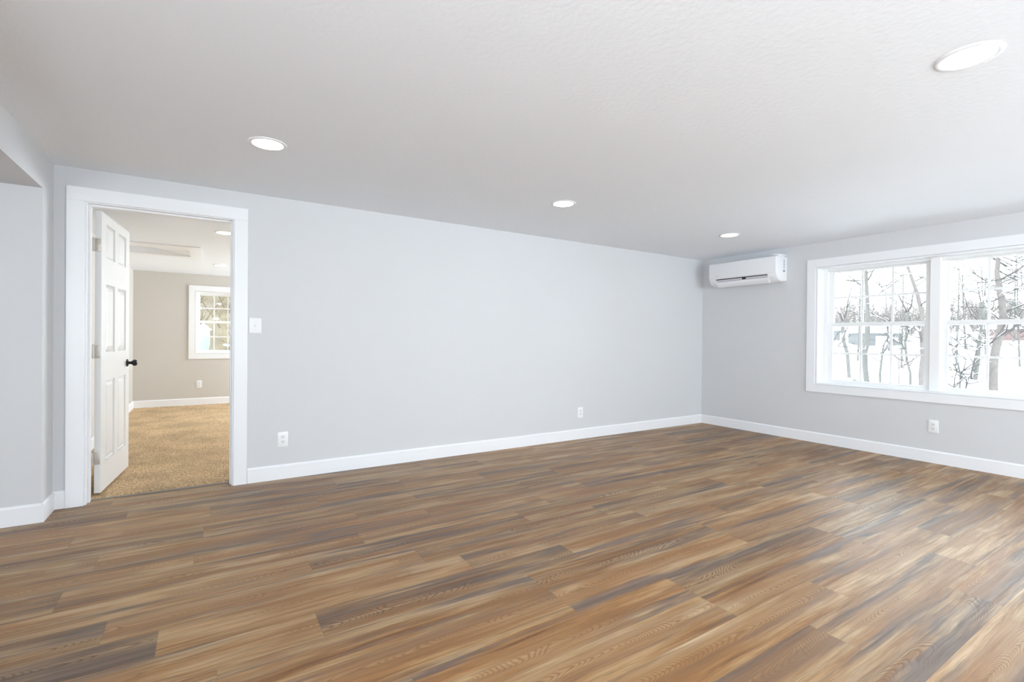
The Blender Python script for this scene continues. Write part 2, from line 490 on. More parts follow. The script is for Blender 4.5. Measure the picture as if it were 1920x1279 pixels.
# the bedroom ceiling with its trimmed recess
RX0, RX1, RY0, RY1 = -0.86, -0.165, 6.95, 7.50
b = MB()
for a, c in (((XBL-0.1, YB+0.1, HB), (XBR+0.1, RY0, HB+0.08)), ((XBL-0.1, RY1, HB), (XBR+0.1, YF+0.14, HB+0.08)),
             ((XBL-0.1, RY0, HB), (RX0, RY1, HB+0.08)), ((RX1, RY0, HB), (XBR+0.1, RY1, HB+0.08))): b.box(a, c)
structure(b.build('ceiling_bedroom', m_ceilb), 'white ceiling of the carpeted bedroom', 'ceiling')
r = empty('trim_4', (RX1, RY1, HB))
structure(r, 'white trimmed recess in the bedroom ceiling right of the open door leaf', 'ceiling recess')
b = MB()
t = 0.012
b.box((0.0, -0.55-0.26, -t), (0.118, 0.11, 0)); b.box((RX0-RX1-0.05, -0.55-0.26, -t), (0.0, -0.55, 0)); b.box((RX0-RX1-0.05, 0.0, -t), (0.0, 0.11, 0))
b.build('casing', m_trim, r)
b = MB()     # pocket whose top slopes up to the left
b.box((RX0-RX1, -0.006, -0.001), (0.0, 0.02, 0.20)); b.box((RX0-RX1, -0.57, -0.001), (0.0, -0.544, 0.20)); b.box((RX0-RX1-0.02, -0.55, -0.001), (RX0-RX1+0.006, 0.0, 0.20))
b.build('pocket_wall', m_trim, r)
b = MB()
b.poly_prism([(0.004, 0.0), (-0.70, 0.122), (-0.70, 0.142), (0.004, 0.02)], 1, -0.55, 0.0)
b.build('sloped_panel', m_ceilb, r)

# carpet: one pile surface
bm = bmesh.new()
rng = random.Random(3)
nx, ny = 150, 170
x0, x1, y0c, y1c = XBL, 2.2, 4.452, YF
grid = []
for j in range(ny+1):
    row = []
    for i in range(nx+1):
        fx, fy = i/nx, j/ny
        z = CZ + (rng.random()-0.5)*0.006
        if j == 0: z = 0.001
        row.append(bm.verts.new((x0+(x1-x0)*fx, y0c+(y1c-y0c)*fy**1.6 + (rng.random()-0.5)*0.004*(j > 0), z)))
    grid.append(row)
for j in range(ny):
    for i in range(nx):
        bm.faces.new((grid[j][i], grid[j][i+1], grid[j+1][i+1], grid[j+1][i]))
vs = [bm.verts.new(p) for p in ((x1, y0c, CZ), (XBR, y0c, CZ), (XBR, y1c, CZ), (x1, y1c, CZ))]
bm.faces.new(vs)
me = bpy.data.meshes.new('floor_bedroom'); bm.to_mesh(me); bm.free(); me.materials.append(m_carpet)
for p in me.polygons: p.use_smooth = True
o = bpy.data.objects.new('floor_bedroom', me); COL.objects.link(o)
structure(o, 'tan carpet of the bedroom seen through the doorway', 'carpet')
b = MB(); b.box((DX0+0.02, 4.42, 0), (DX1-0.02, 4.456, 0.005), 0.002)
structure(b.build('trim_2', m_strip), 'thin brown threshold strip between planks and carpet', 'threshold')
b = MB(); b.box((-1.1, 4.43, -0.1), (XBR+0.1, YF+0.1, -0.06)); b.box((-2.9, YN-0.2, -0.1), (XR+0.1, 4.43, -0.06))
structure(b.build('floor_slab', m_slot), 'slab under the floors', 'floor')

# baseboards -------------------------------------------------------
BBH, BBT = 0.118, 0.012
def baseboard(name, p, q, n, label, m=m_trim):
    """board from p to q along a wall; n = direction into the room"""
    p, q, n = Vector((*p, 0)), Vector((*q, 0)), Vector((*n, 0))
    prof = [(0, 0), (BBT, 0), (BBT, BBH-0.014), (BBT*0.75, BBH-0.006), (BBT*0.35, BBH), (0, BBH)]
    bm = bmesh.new()
    ra = [bm.verts.new(p + n*d + Vector((0, 0, z))) for d, z in prof]
    rb = [bm.verts.new(q + n*d + Vector((0, 0, z))) for d, z in prof]
    k = len(prof)
    for i in range(k): bm.faces.new((ra[i], ra[(i+1) % k], rb[(i+1) % k], rb[i]))
    bm.faces.new(ra); bm.faces.new(list(reversed(rb)))
    mb = MB(); mb.bm.free(); mb.bm = bm
    return structure(mb.build(name, m), label, 'baseboard')
baseboard('baseboard_back', (0.284, YB), (XR, YB), (0, -1), 'white baseboard along the long back wall')
baseboard('baseboard_back_corner', (XL, YB), (-0.783, YB), (0, -1), 'short white baseboard between left corner and door casing')
baseboard('baseboard_right', (XR, YB-BBT), (XR, YN), (-1, 0), 'white baseboard along the right wall under the window')
baseboard('baseboard_left', (XL, YB-BBT), (XL, YJ-BBT), (1, 0), 'short white baseboard on the narrow return by the left corner')
baseboard('baseboard_hall', (XL, YJ), (-2.75, YJ), (0, -1), 'white baseboard of the wall at the far left edge')
for nm, p, q, n, lb in (('baseboard_bedroom_far', (XBL, YF), (XBR, YF), (0, -1), 'white baseboard along the far bedroom wall'),
                        ('baseboard_bedroom_left', (XBL, YF-BBT), (XBL, YB+0.14), (1, 0), 'white baseboard on the bedroom wall behind the door')):
    o = baseboard(nm, p, q, n, lb); o.location.z = CZ-0.004
    
# door casing and jamb ----------------------------------------------
b = MB()
cx0, cx1, cw, ctop = -0.692, 0.187, 0.094, 2.066
b.box((cx0-cw, YB-0.018, 0), (cx0, YB, ctop), 0.002); b.box((cx1, YB-0.018, 0), (cx1+cw, YB, ctop), 0.002)
b.box((cx0-cw, YB-0.018, ctop), (cx1+cw, YB, ctop+0.092), 0.002)
casing = structure(b.build('trim_1', m_trim), 'flat white casing boards around the bedroom doorway', 'door casing')
# jamb with stops
b = MB()
jx0, jx1, jz = -0.682, 0.177, 2.060
b.box((DX0, YB-0.001, 0), (jx0, YB+0.141, DZ)); b.box((jx1, YB-0.001, 0), (DX1, YB+0.141, DZ)); b.box((jx0, YB-0.001, jz), (jx1, YB+0.141, DZ))
b.box((jx0, YB+0.045, 0), (jx0+0.012, YB+0.102, jz-0.012), 0.001); b.box((jx1-0.012, YB+0.045, 0), (jx1, YB+0.102, jz-0.012), 0.001)
b.box((jx0, YB+0.045, jz-0.012), (jx1, YB+0.102, jz), 0.001)
structure(b.build('trim_3', m_trim), 'white door jamb with stop strips lining the doorway', 'door jamb')
# bedroom-side casing
b = MB()
b.box((cx0-cw, YB+0.14, 0), (cx0, YB+0.155, ctop)); b.box((cx1, YB+0.14, 0), (cx1+cw, YB+0.155, ctop)); b.box((cx0-cw, YB+0.14, ctop), (cx1+cw, YB+0.155, ctop+0.092))
structure(b.build('trim_5', m_trim), 'white casing on the bedroom side of the doorway', 'door casing')

# six-panel door leaf, open into the bedroom -------------------------
DW, DT, DH = 0.805, 0.037, 2.018
ang = math.atan2(0.073, 0.80)
door = empty('door_1', (-0.629, 4.502, 0.029), -ang)    # local: leaf runs along +Y, visible face at x = 0
structure(door, 'white six-panel door standing open into the bedroom', 'door')
z_rows = [(0.0, 0.20), (0.80, 1.005), (1.505, 1.70), (1.945, DH)]
y_cols = [(0.0, 0.115), (0.352, 0.452), (0.69, DW)]
b = MB()
b.box((-DT+0.010, 0.004, 0.004), (-0.010, DW-0.004, DH-0.004))
for a, c in z_rows: b.box((-DT, 0, a), (0, DW, c))
for a, c in y_cols:
    for (z0, z1) in ((0.20, 0.80), (1.005, 1.505), (1.70, 1.945)): b.box((-DT, a, z0), (0, c, z1))
b.build('leaf', m_door, door)
def raised(y0, y1, z0, z1):
    mb = MB()
    for s_ in (1, -1):
        xb = -0.010 if s_ == 1 else -DT+0.010
        pr = [(0.0, 0.0), (0.014, 0.0085), (0.020, 0.001), (0.045, 0.0085)]   # (inset, height): sticking, groove, raised field
        bm = bmesh.new()
        rings = []
        for ins, hgt in pr:
            rings.append([bm.verts.new((xb+s_*hgt, y, z)) for y, z in ((y0+ins, z0+ins), (y1-ins, z0+ins), (y1-ins, z1-ins), (y0+ins, z1-ins))])
        for a, c in zip(rings[:-1], rings[1:]):
            for k in range(4): bm.faces.new((a[k], a[(k+1) % 4], c[(k+1) % 4], c[k]))
        bm.faces.new(rings[-1])
        mb.join(bm)
    return mb.build('panel', m_door, door)
for (z0, z1) in ((0.20, 0.80), (1.005, 1.505), (1.70, 1.945)):
    for (y0, y1) in ((0.115, 0.352), (0.452, 0.69)): raised(y0, y1, z0, z1)
for zc in (1.775, 1.012, 0.250):
    b = MB()
    b.box((-DT+0.001, -0.0025, zc-0.046), (-0.004, 0.001, zc+0.046), 0.001)
    b.tube([(-DT-0.006, -0.006, zc-0.047), (-DT-0.006, -0.006, zc+0.047)], 0.0065, 12)
    b.tube([(-DT-0.006, -0.006, zc+0.047), (-DT-0.006, -0.006, zc+0.053)], [0.005, 0.002], 10)
    b.box((-DT-0.005, -0.030, zc-0.046), (-DT-0.0135, -0.004, zc+0.046), 0.0005)
    hg = autosmooth(b.build('hinge', m_nickel, door)); hg['label'] = 'satin nickel hinge'
    s_ = MB()
    for dz in (-0.030, 0.0, 0.030):
        s_.lathe([(0, 0.0008), (0.0035, 0.0004), (0.004, 0)], 12, Matrix.Translation((-0.014-(0.006 if dz else 0), -0.0026, zc+dz)) @ Matrix.Rotation(math.radians(90), 4, 'X'))
    s_.build('screw', m_nickel, hg)
MK = Matrix.Translation((0, DW-0.066, 0.897)) @ Matrix.Rotation(math.radians(90), 4, 'Y')
b = MB()
b.lathe([(0.0, 0.072), (0.010, 0.0715), (0.020, 0.068), (0.0262, 0.060), (0.0275, 0.052), (0.025, 0.043), (0.018, 0.036), (0.0125, 0.030), (0.0115, 0.018), (0.014, 0.010), (0.0, 0.010)], 32, MK)
kn = autosmooth(b.build('knob', m_black, door), 60); kn['label'] = 'black round door knob'
b = MB()
b.lathe([(0.0, 0.010), (0.024, 0.010), (0.030, 0.006), (0.0325, 0.0), (0.0, 0.0)], 32, MK)
autosmooth(b.build('rose', m_black, kn), 40)
MK2 = Matrix.Translation((-DT, DW-0.066, 0.897)) @ Matrix.Rotation(math.radians(-90), 4, 'Y')
b = MB()
b.lathe([(0.0, 0.072), (0.010, 0.0715), (0.020, 0.068), (0.0262, 0.060), (0.0275, 0.052), (0.025, 0.043), (0.018, 0.036), (0.0125, 0.030), (0.0115, 0.018), (0.030, 0.008), (0.0325, 0.0), (0.0, 0.0)], 32, MK2)
k2 = autosmooth(b.build('knob', m_black, door), 60); k2['label'] = 'black round door knob'

# windows ------------------------------------------------------------
# local frame: x to the right seen from inside, y outward, z up; origin at the opening's lower left inner corner
def window(name, loc, rz, w, h, units, label, liner=0.135, wall=0.21, cw=0.092, cols=3, fr=0.045, st=0.052, mull=0.08, glass_z=None, meet=None, wl=0.0):
    root = empty(name, loc, rz)
    structure(root, label, 'window')
    b = MB()
    b.box((-cw-0.008, -0.018, -0.09), (-0.008, 0, h+0.097), 0.002); b.box((w+0.008, -0.018, -0.09), (w+cw+0.008, 0, h+0.097), 0.002)
    b.box((-0.008, -0.018, h+0.005), (w+0.008, 0, h+0.097), 0.002); b.box((-0.008, -0.018, -0.09), (w+0.008, 0, -0.003), 0.002)
    b.build('casing', m_trim, root)
    b = MB(); t = 0.012
    b.box((-t+0.012, -0.002, 0), (0.012, liner, h)); b.box((w-0.012, -0.002, 0), (w+t-0.012, liner, h))
    b.box((0.012, -0.002, h-0.010), (w-0.012, liner, h)); b.box((0.012, -0.012, 0), (w-0.012, liner, 0.012), 0.002)
    b.build('jamb_liner', m_trim, root)
    x0u, x1u = 0.012, w-0.012
    fd0, fd1 = liner-0.01, wall-0.005
    b = MB()
    b.box((x0u, fd0, 0.0), (x0u+fr, fd1, h)); b.box((x1u-fr, fd0, 0.0), (x1u, fd1, h))
    b.box((x0u+fr, fd0+0.004, h-0.038), (x1u-fr, fd1, h)); b.box((x0u+fr, fd0+0.004, 0.0), (x1u-fr, fd1, 0.034))
    b.build('frame', m_vinyl, root)
    spans = []
    if units == 2:
        mc = w/2
        b = MB(); b.box((mc-mull/2, fd0-0.02, 0.0), (mc+mull/2, fd1, h), 0.003)
        b.build('mullion', m_vinyl, root)
        spans = [(x0u+fr, mc-mull/2), (mc+mull/2, x1u-fr)]
    else: spans = [(x0u+fr, x1u-fr)]
    za, zb = 0.034, h-0.038
    zm = meet
    for (xa, xb) in spans:
        for up in (0, 1):
            d0 = fd0+0.012+(0.030 if up else 0.0); d1 = d0+0.026
            z0 = zm-0.022 if up else za
            z1 = zb if up else zm+0.022
            s = MB()
            rb = 0.042 if up else 0.020
            rt = 0.020 if up else 0.042
            if up: z0s, z1s, rlo, rhi = z0, z1, 0.044, 0.020
            else: z0s, z1s, rlo, rhi = z0, z1, 0.020, 0.044
            s.box((xa, d0, z0s), (xa+st, d1, z1s), 0.003); s.box((xb-st, d0, z0s), (xb, d1, z1s), 0.003)
            s.box((xa+st, d0, z0s), (xb-st, d1, z0s+rlo), 0.003); s.box((xa+st, d0, z1s-rhi), (xb-st, d1, z1s), 0.003)
            so = s.build('sash', m_vinyl, root)
            gx0, gx1, gz0, gz1 = xa+st, xb-st, z0s+rlo, z1s-rhi
            g_ = MB(); g_.box((gx0-0.004, d0+0.011, gz0-0.004), (gx1+0.004, d0+0.015, gz1+0.004))
            po = g_.build('pane', m_glass, so)
            mu = MB()
            mw = 0.010
            for k in range(1, cols):
                xm = gx0+(gx1-gx0)*k/cols
                mu.box((xm-mw, d0+0.007, gz0), (xm+mw, d0+0.0105, gz1)); mu.box((xm-mw, d0+0.0155, gz0), (xm+mw, d0+0.019, gz1))
            zmid = (gz0+gz1)/2
            mu.box((gx0, d0+0.0065, zmid-mw), (gx1, d0+0.0105, zmid+mw)); mu.box((gx0, d0+0.0155, zmid-mw), (gx1, d0+0.0195, zmid+mw))
            mu.build('muntin', m_vinyl, so)
    return root
window('window_1', (XR, WY1, WZ0), -math.pi/2, WY1-WY0, WZ1-WZ0, 2, 'wide white double-hung window pair looking onto snowy woods', meet=1.352-WZ0)
window('window_2', (BWX0, YF, BWZ0), 0, BWX1-BWX0, BWZ1-BWZ0, 1, 'small white bedroom window seen through the doorway', liner=0.08, wall=0.14, meet=1.40-BWZ0, fr=0.02, st=0.035, cw=0.085)
for i, (a, c) in enumerate(NW):  # unseen window frames added around the rear fill lights
    window('window_%d' % (3+i), (c, YN, 0.69), math.pi, c-a, 1.30, 2, ('added unseen white window behind the viewer toward the hall side', 'added unseen white window behind the viewer toward the right wall')[i], meet=0.66, liner=0.04, wall=0.10)

# wall plates ----------------------------------------------------------
def plate_root(name, loc, rz, label, cat, group=None): return tag(empty(name, loc, rz), label, cat, group)
def plate(root, w=0.078, h=0.122):
    b = MB(); b.box((-w/2, -0.0065, -h/2), (w/2, 0, h/2), 0.003, 3)
    return autosmooth(b.build('cover_plate', m_plate, root), 50)
def outlet(loc, rz, label):
    r = plate_root('wall_outlet', loc, rz, label, 'outlet', 'white duplex outlets on the walls')
    plate(r)
    for zc in (0.0195, -0.0195):
        b = MB()
        pts = []
        for k in range(24):
            a = 2*math.pi*k/24
            pts.append((max(-0.0165, min(0.0165, 0.0175*1.05*math.cos(a))), zc+max(-0.0135, min(0.0135, 0.0175*math.sin(a)))))
        b.poly_prism(pts, 1, -0.0085, -0.006)
        rc = b.build('receptacle', m_plate2, r)
        s = MB()
        s.box((-0.0075, -0.0089, zc+0.001), (-0.0050, -0.0080, zc+0.0095)); s.box((0.0050, -0.0089, zc+0.002), (0.0075, -0.0080, zc+0.0090))
        s.lathe([(0, 0.0009), (0.0030, 0.0009), (0.0030, 0)], 12, Matrix.Translation((0, -0.0080, zc-0.0065)) @ Matrix.Rotation(math.radians(90), 4, 'X'))
        s.build('slot', m_slot, rc)
    s = MB(); s.lathe([(0, 0.0012), (0.003, 0.0008), (0.0034, 0)], 12, Matrix.Translation((0, -0.0064, 0)) @ Matrix.Rotation(math.radians(90), 4, 'X'))
    s.build('screw', m_plate2, r)
    return r
outlet((0.539, YB, 0.323), 0, 'white duplex outlet low on the back wall near the doorway')
outlet((3.695, YB, 0.308), 0, 'white duplex outlet low on the back wall toward the window corner')
outlet((XR, 1.753, 0.350), -math.pi/2, 'white duplex outlet below the wide window')
outlet((-0.084, YF, 0.356), 0, 'small white outlet on the beige bedroom wall under its window')
r = plate_root('light_switch', (0.335, YB, 1.245), 0, 'white toggle light switch beside the door casing', 'light switch')
plate(r, 0.088, 0.122)
b = MB(); b.box((-0.006, -0.0085, -0.0125), (0.006, -0.006, 0.0125), 0.001); b.build('toggle_collar', m_plate2, r)
b = MB(); b.box((-0.004, -0.020, 0.001), (0.004, -0.007, 0.010), 0.0015); b.build('toggle', m_plate, r)
for dz in (0.030, -0.030):
    s = MB(); s.lathe([(0, 0.0012), (0.003, 0.0008), (0.0034, 0)], 12, Matrix.Translation((0, -0.0064, dz)) @ Matrix.Rotation(math.radians(90), 4, 'X'))
    s.build('screw', m_plate2, r)

# recessed lights -------------------------------------------------------
def recessed(loc, label, rr=0.105, rl=0.082):
    r = tag(empty('recessed_light', loc), label, 'ceiling light', 'recessed ceiling lights')
    b = MB(); b.lathe([(rl, 0.0), (rl, -0.004), (rl+0.004, -0.006), (rr-0.006, -0.005), (rr, -0.001), (rr, 0.0)], 48)
    autosmooth(b.build('trim_ring', m_trim, r), 60)
    b = MB(); b.lathe([(0.0, -0.0035), (rl*0.7, -0.0034), (rl, -0.0028)], 48)
    b.build('lens', m_lens, r, smooth=True)
    return r
recessed((0.303, 3.162, H), 'round recessed ceiling light between the doorway and the viewer')
recessed((2.508, 3.175, H), 'round recessed ceiling light above the middle of the room')
recessed((4.715, 3.125, H), 'round recessed ceiling light closest to the wall air conditioner')
recessed((2.532, 0.655, H), 'large bright recessed ceiling light at top right')
recessed((0.166, 5.604, HB), 'recessed bedroom ceiling light cut by the door casing', 0.095, 0.078)
recessed((0.186, 8.210, HB), 'recessed bedroom ceiling light above the small window', 0.095, 0.078)

# mini-split air conditioner ----------------------------------------------
# local: x along the wall to the right (world -Y), y = -outward.. use y negative toward the room, z up
AW = 0.925
ac = tag(empty('wall_air_conditioner', (XR, 4.088, 1.872), -math.pi/2), 'white mini-split air conditioner high on the right wall near the corner', 'air conditioner')
def acprof(inset):   # (y,z) outline, y toward the room is negative
    pts = [(0, 0.010), (-0.060, 0.0), (-0.120, 0.004), (-0.165, 0.025), (-0.196, 0.060), (-0.208, 0.100),
           (-0.210, 0.285), (-0.200, 0.303), (-0.185, 0.308), (0, 0.308)]
    cy, cz = -0.10, 0.155
    return [(p[0]*(1-inset*4) if p[0] != 0 else 0, cz+(p[1]-cz)*(1-inset*3.2)) for p in pts]
def ac_shell(stations, prof):
    bm = bmesh.new()
    rings = []
    for x, ins in stations: rings.append([bm.verts.new((x, y, z)) for y, z in prof(ins)])
    k = len(rings[0])
    for a, c in zip(rings[:-1], rings[1:]):
        for i in range(k): bm.faces.new((a[i], a[(i+1) % k], c[(i+1) % k], c[i]))
    bm.faces.new(rings[0]); bm.faces.new(list(reversed(rings[-1])))
    mb = MB(); mb.bm.free(); mb.bm = bm
    return mb
st = [(0.0, 0.030), (0.004, 0.016), (0.012, 0.006), (0.024, 0.0), (AW-0.024, 0.0), (AW-0.012, 0.006), (AW-0.004, 0.016), (AW, 0.030)]
autosmooth(ac_shell(st, acprof).build('body', m_ac, ac), 40)
b = MB(); b.box((0.010, -0.2165, 0.106), (AW-0.012, -0.200, 0.300), 0.007, 3)
autosmooth(b.build('front_panel', m_ac, ac), 40)
# outlet slot: dark recess following the chin, louver below it
def chin(off, pts):
    return [(y*1.0, z) for y, z in pts]
b = MB()
b.poly_prism([(-0.2030, 0.080), (-0.2085, 0.080), (-0.2095, 0.094), (-0.2030, 0.094)], 0, 0.115, 0.805)
b.poly_prism([(-0.198, 0.060), (-0.2065, 0.060), (-0.2090, 0.089), (-0.200, 0.089)], 0, 0.475, 0.545)
b.build('air_slot', m_acdark, ac)
for (xa, xb) in ((0.125, 0.480), (0.530, 0.810)):
    b = MB()
    b.poly_prism([(-0.196, 0.058), (-0.2060, 0.058), (-0.2095, 0.082), (-0.202, 0.082)], 0, xa, xb)
    b.build('vane', m_acvane, ac)
b = MB()
b.poly_prism([(-0.150, 0.010), (-0.160, -0.012), (-0.185, 0.006), (-0.204, 0.032), (-0.2115, 0.055), (-0.203, 0.056), (-0.185, 0.03)], 0, 0.12, 0.812)
autosmooth(b.build('louver', m_ac, ac), 40)
b = MB()
b.box((0.14, -0.2125, 0.0555), (0.47, -0.2045, 0.0610)); b.box((0.535, -0.2125, 0.0555), (0.806, -0.2045, 0.0610))
b.build('louver_edge', m_acgrey, ac)
# prints: small maker mark, display dot, side label
b = MB()
for k in range(5): b.box((0.105+k*0.011, -0.2172, 0.131), (0.105+k*0.011+0.008, -0.2160, 0.139))
b.build('maker_mark', m_acvane, ac)
b = MB(); b.box((0.845, -0.2105, 0.042), (0.880, -0.196, 0.052)); b.build('display', m_acvane, ac)
b = MB()
for k in range(9): b.box((AW-0.002, -0.070, 0.160+k*0.0125), (AW+0.0012, -0.050-(k % 3)*0.004, 0.169+k*0.0125))
b.box((AW-0.002, -0.082, 0.118), (AW+0.0012, -0.042, 0.142))
lab = b.build('side_label', m_acgrey, ac); lab['label'] = 'grey printed side label'
b = MB()
pts = []
for k in range(13):
    a = math.pi*k/12
    pts.append((AW-0.055+0.062*math.cos(a), -0.12-0.085*math.sin(a)))
pts += [(AW-0.055-0.062, -0.005), (AW-0.055+0.062, -0.005)]
b.poly_prism(pts, 2, 0.318, 0.326)
b.box((AW-0.10, -0.15, 0.305), (AW-0.02, -0.02, 0.319))
autosmooth(b.build('top_plate', m_ac, ac), 40)

# ------------------------------------------------------------------ outside
def depth_at(px, py, D):
    d = RT*((px-960)/F_PX) + UP*(-(py-639.5)/F_PX) + FW
    return Vector((0, 0, EYE)) + d*D
def ground_z(x, y):
    r = math.hypot(x, y)
    return -1.62 + max(0.0, r-26.0)*0.0575 + 0.10*math.sin(x*0.31+y*0.2) + 0.07*math.sin(y*0.47-x*0.1)

def ground(name, xs, ys, zf, m, label):
    bm = bmesh.new()
    g_ = [[bm.verts.new((x, y, zf(x, y))) for x in xs] for y in ys]
    for j in range(len(ys)-1):
        for i in range(len(xs)-1):
            bm.faces.new((g_[j][i], g_[j][i+1], g_[j+1][i+1], g_[j+1][i]))
    mb = MB(); mb.bm.free(); mb.bm = bm
    return structure(mb.build(name, m, smooth=True), label, 'ground')
xs = [6.3+(k/50)**2*120 for k in range(51)]
ys = [-70+k*2.2 for k in range(73)]
ground('ground', xs, ys, ground_z, m_snow, 'snow-covered yard outside the wide window')
ys2 = [9.9+(k/30)**1.5*40 for k in range(31)]
xs2 = [-30+k*1.2 for k in range(31)]
ground('hillside', xs2, ys2, lambda x, y: -0.9+(y-9.9)*0.42+0.25*math.sin(x*0.9)+0.2*math.sin(y*1.3+x), m_hill, 'tan brushy slope outside the bedroom window')

rngT = random.Random(21)
def branchlets(mb, p, d, length, r, depth, snow=None, spread=0.7, seg=4):
    """recursive bare branch"""
    n = 5
    pts, rads = [Vector(p)], [r]
    dd = Vector(d).normalized()
    for i in range(n):
        dd = (dd + Vector((rngT.uniform(-1, 1), rngT.uniform(-1, 1), rngT.uniform(-0.6, 0.9)))*0.16).normalized()
        pts.append(pts[-1]+dd*(length/n)); rads.append(r*(1-0.75*(i+1)/n))
    mb.tube(pts, rads, seg, cap=False)
    if snow is not None and abs(dd.z) < 0.75 and rngT.random() < 0.22:
        snow.tube([q+Vector((0, 0, rr*0.9)) for q, rr in zip(pts[:-1], rads[:-1])], [rr*0.75+0.004 for rr in rads[:-1]], 4, cap=False)
    if depth > 0:
        for k in range(3 if depth > 1 else 3):
            i = rngT.randint(1, n-1)
            nd = (pts[i+1]-pts[i]).normalized() + Vector((rngT.uniform(-1, 1), rngT.uniform(-1, 1), rngT.uniform(-0.5, 0.9)))*spread
            branchlets(mb, pts[i], nd, length*rngT.uniform(0.45, 0.7), rads[i]*0.68, depth-1, snow, spread, 4)

def tree(label, D, trunk, limbs=(), m=None, twigs=10, twig_len=2.0, zone=(0.35, 1.0), depth=2, group=None, snow=True):
    """trunk and limbs: lists of (px, py, width_px) traced at forward distance D; each point keeps its own small depth offset"""
    m = m or m_bark
    base = depth_at(trunk[0][0], trunk[0][1], D)
    base.z = ground_z(base.x, base.y)
    root = tag(empty('bare_tree', base), label, 'tree', group or 'bare trees in the snow outside the wide window')
    k = D/F_PX
    def path(pl, wig):
        pts, rads = [], []
        for i, (x, y, w) in enumerate(pl):
            q = depth_at(x, y, D + (rngT.uniform(-wig, wig) if i else 0.0))
            pts.append(q-base); rads.append(max(0.006, w*k/2))
        return pts, rads
    tp, tr_ = path(trunk, 0.15)
    tp.insert(0, Vector((tp[0].x, tp[0].y, min(-0.12, tp[0].z-0.2)))); tr_.insert(0, tr_[0]*1.15)
    mb = MB(); mb.tube(tp, tr_, 10)
    autosmooth(mb.build('trunk', m, root), 60)
    mb = MB(); sn = MB()
    sources = [(tp[1:], tr_[1:])]
    for l in limbs:
        lp, lr = path(l, 0.5)
        mb.tube(lp, lr, 7); sources.append((lp, lr))
        if snow:
            for i in range(len(lp)-1):
                if abs((lp[i+1]-lp[i]).normalized().z) < 0.75:
                    sn.tube([lp[i]+Vector((0, 0, lr[i]*0.9)), lp[i+1]+Vector((0, 0, lr[i+1]*0.9))], [lr[i]*0.8, lr[i+1]*0.8], 5)
    for t_ in range(twigs):
        pts, rads = sources[t_ % len(sources)]
        f = rngT.uniform(*zone)*(len(pts)-1)
        i = min(int(f), len(pts)-2)
        p = pts[i].lerp(pts[i+1], f-i)
        a = rngT.uniform(0, 2*math.pi)
        d = Vector((math.cos(a), math.sin(a), rngT.uniform(0.0, 0.9)))
        branchlets(mb, p, d, twig_len*rngT.uniform(0.6, 1.3), max(0.027, rads[i]*0.36), depth, sn if snow else None)
    mb.build('branches', m_twig, root)
    if snow and len(sn.bm.verts): sn.build('snow', m_snow, root)['kind'] = 'stuff'
    else: sn.bm.free()
    return root

# left window half
tree('grey trunk forking low at the left edge of the window', 24, [(1592, 706, 6), (1589, 664, 6), (1582, 640, 6), (1580, 612, 6.5), (1580, 602, 6)],
     [[(1580, 602, 5), (1575, 588, 4), (1566, 572, 3.5), (1556, 556, 2)], [(1580, 602, 4), (1587, 585, 3), (1590, 565, 2), (1596, 540, 1.2)], [(1582, 625, 2), (1571, 650, 2.4), (1562, 640, 1.4)]], twigs=12, twig_len=1.3)
tree('straight tall trunk standing left of the window centre bar', 27, [(1626, 724, 9.5), (1622, 690, 9), (1621, 660, 10), (1626, 640, 10), (1627, 600, 8), (1626, 560, 6.5), (1624, 525, 6), (1623, 485, 5), (1622, 440, 3)],
     [[(1624, 530, 3), (1632, 518, 2.4), (1638, 504, 1.8), (1646, 480, 1)], [(1625, 592, 1.6), (1645, 594, 1.6), (1660, 600, 1.2), (1668, 606, 0.8)], [(1629, 575, 1.6), (1645, 555, 1.4), (1673, 526, 1.3), (1700, 508, 1.0)]], twigs=9, twig_len=1.8)
tree('leaning trunk behind the right panes of the left sash', 21, [(1728, 742, 9), (1727, 700, 8.5), (1730, 670, 7.5), (1729, 640, 7.5), (1733, 610, 8), (1727, 580, 7.5), (1720, 552, 6.5), (1711, 526, 5.5), (1702, 500, 4.5), (1690, 468, 3)],
     [[(1728, 640, 4), (1724, 622, 4), (1714, 613, 3.4), (1704, 618, 2.6), (1698, 640, 2)], [(1719, 548, 1.4), (1740, 536, 1.2), (1760, 530, 0.8)]], m=m_bark2, twigs=9, twig_len=1.2)
tree('slender forked tree in front of the leaning trunk', 25, [(1707, 734, 4), (1707, 700, 4), (1700, 675, 4.2), (1697, 640, 4), (1701, 610, 4.5), (1701, 586, 5)],
     [[(1701, 586, 3), (1693, 570, 2.4), (1685, 554, 2), (1668, 544, 1.4), (1650, 538, 0.9)], [(1701, 586, 2.6), (1709, 573, 2.2), (1711, 556, 2), (1716, 535, 1)], [(1698, 662, 1.6), (1690, 640, 1.4), (1686, 612, 1)], [(1704, 690, 1.6), (1713, 672, 1.4), (1722, 650, 1)]], twigs=14, twig_len=1.3)
tree('thin dark sapling between the straight trunk and the slender forked tree', 26, [(1651, 732, 4.4), (1650, 700, 4.2), (1653, 675, 3.8), (1656, 650, 3), (1660, 640, 2)],
     [[(1654, 668, 1.6), (1664, 646, 1.4), (1668, 628, 1)]], twigs=8, twig_len=0.9)
tree('spindly sapling at the foot of the forked tree', 19, [(1686, 734, 2.0), (1685, 700, 1.8), (1686, 660, 1.5), (1684, 620, 1.0)], twigs=8, twig_len=0.9)
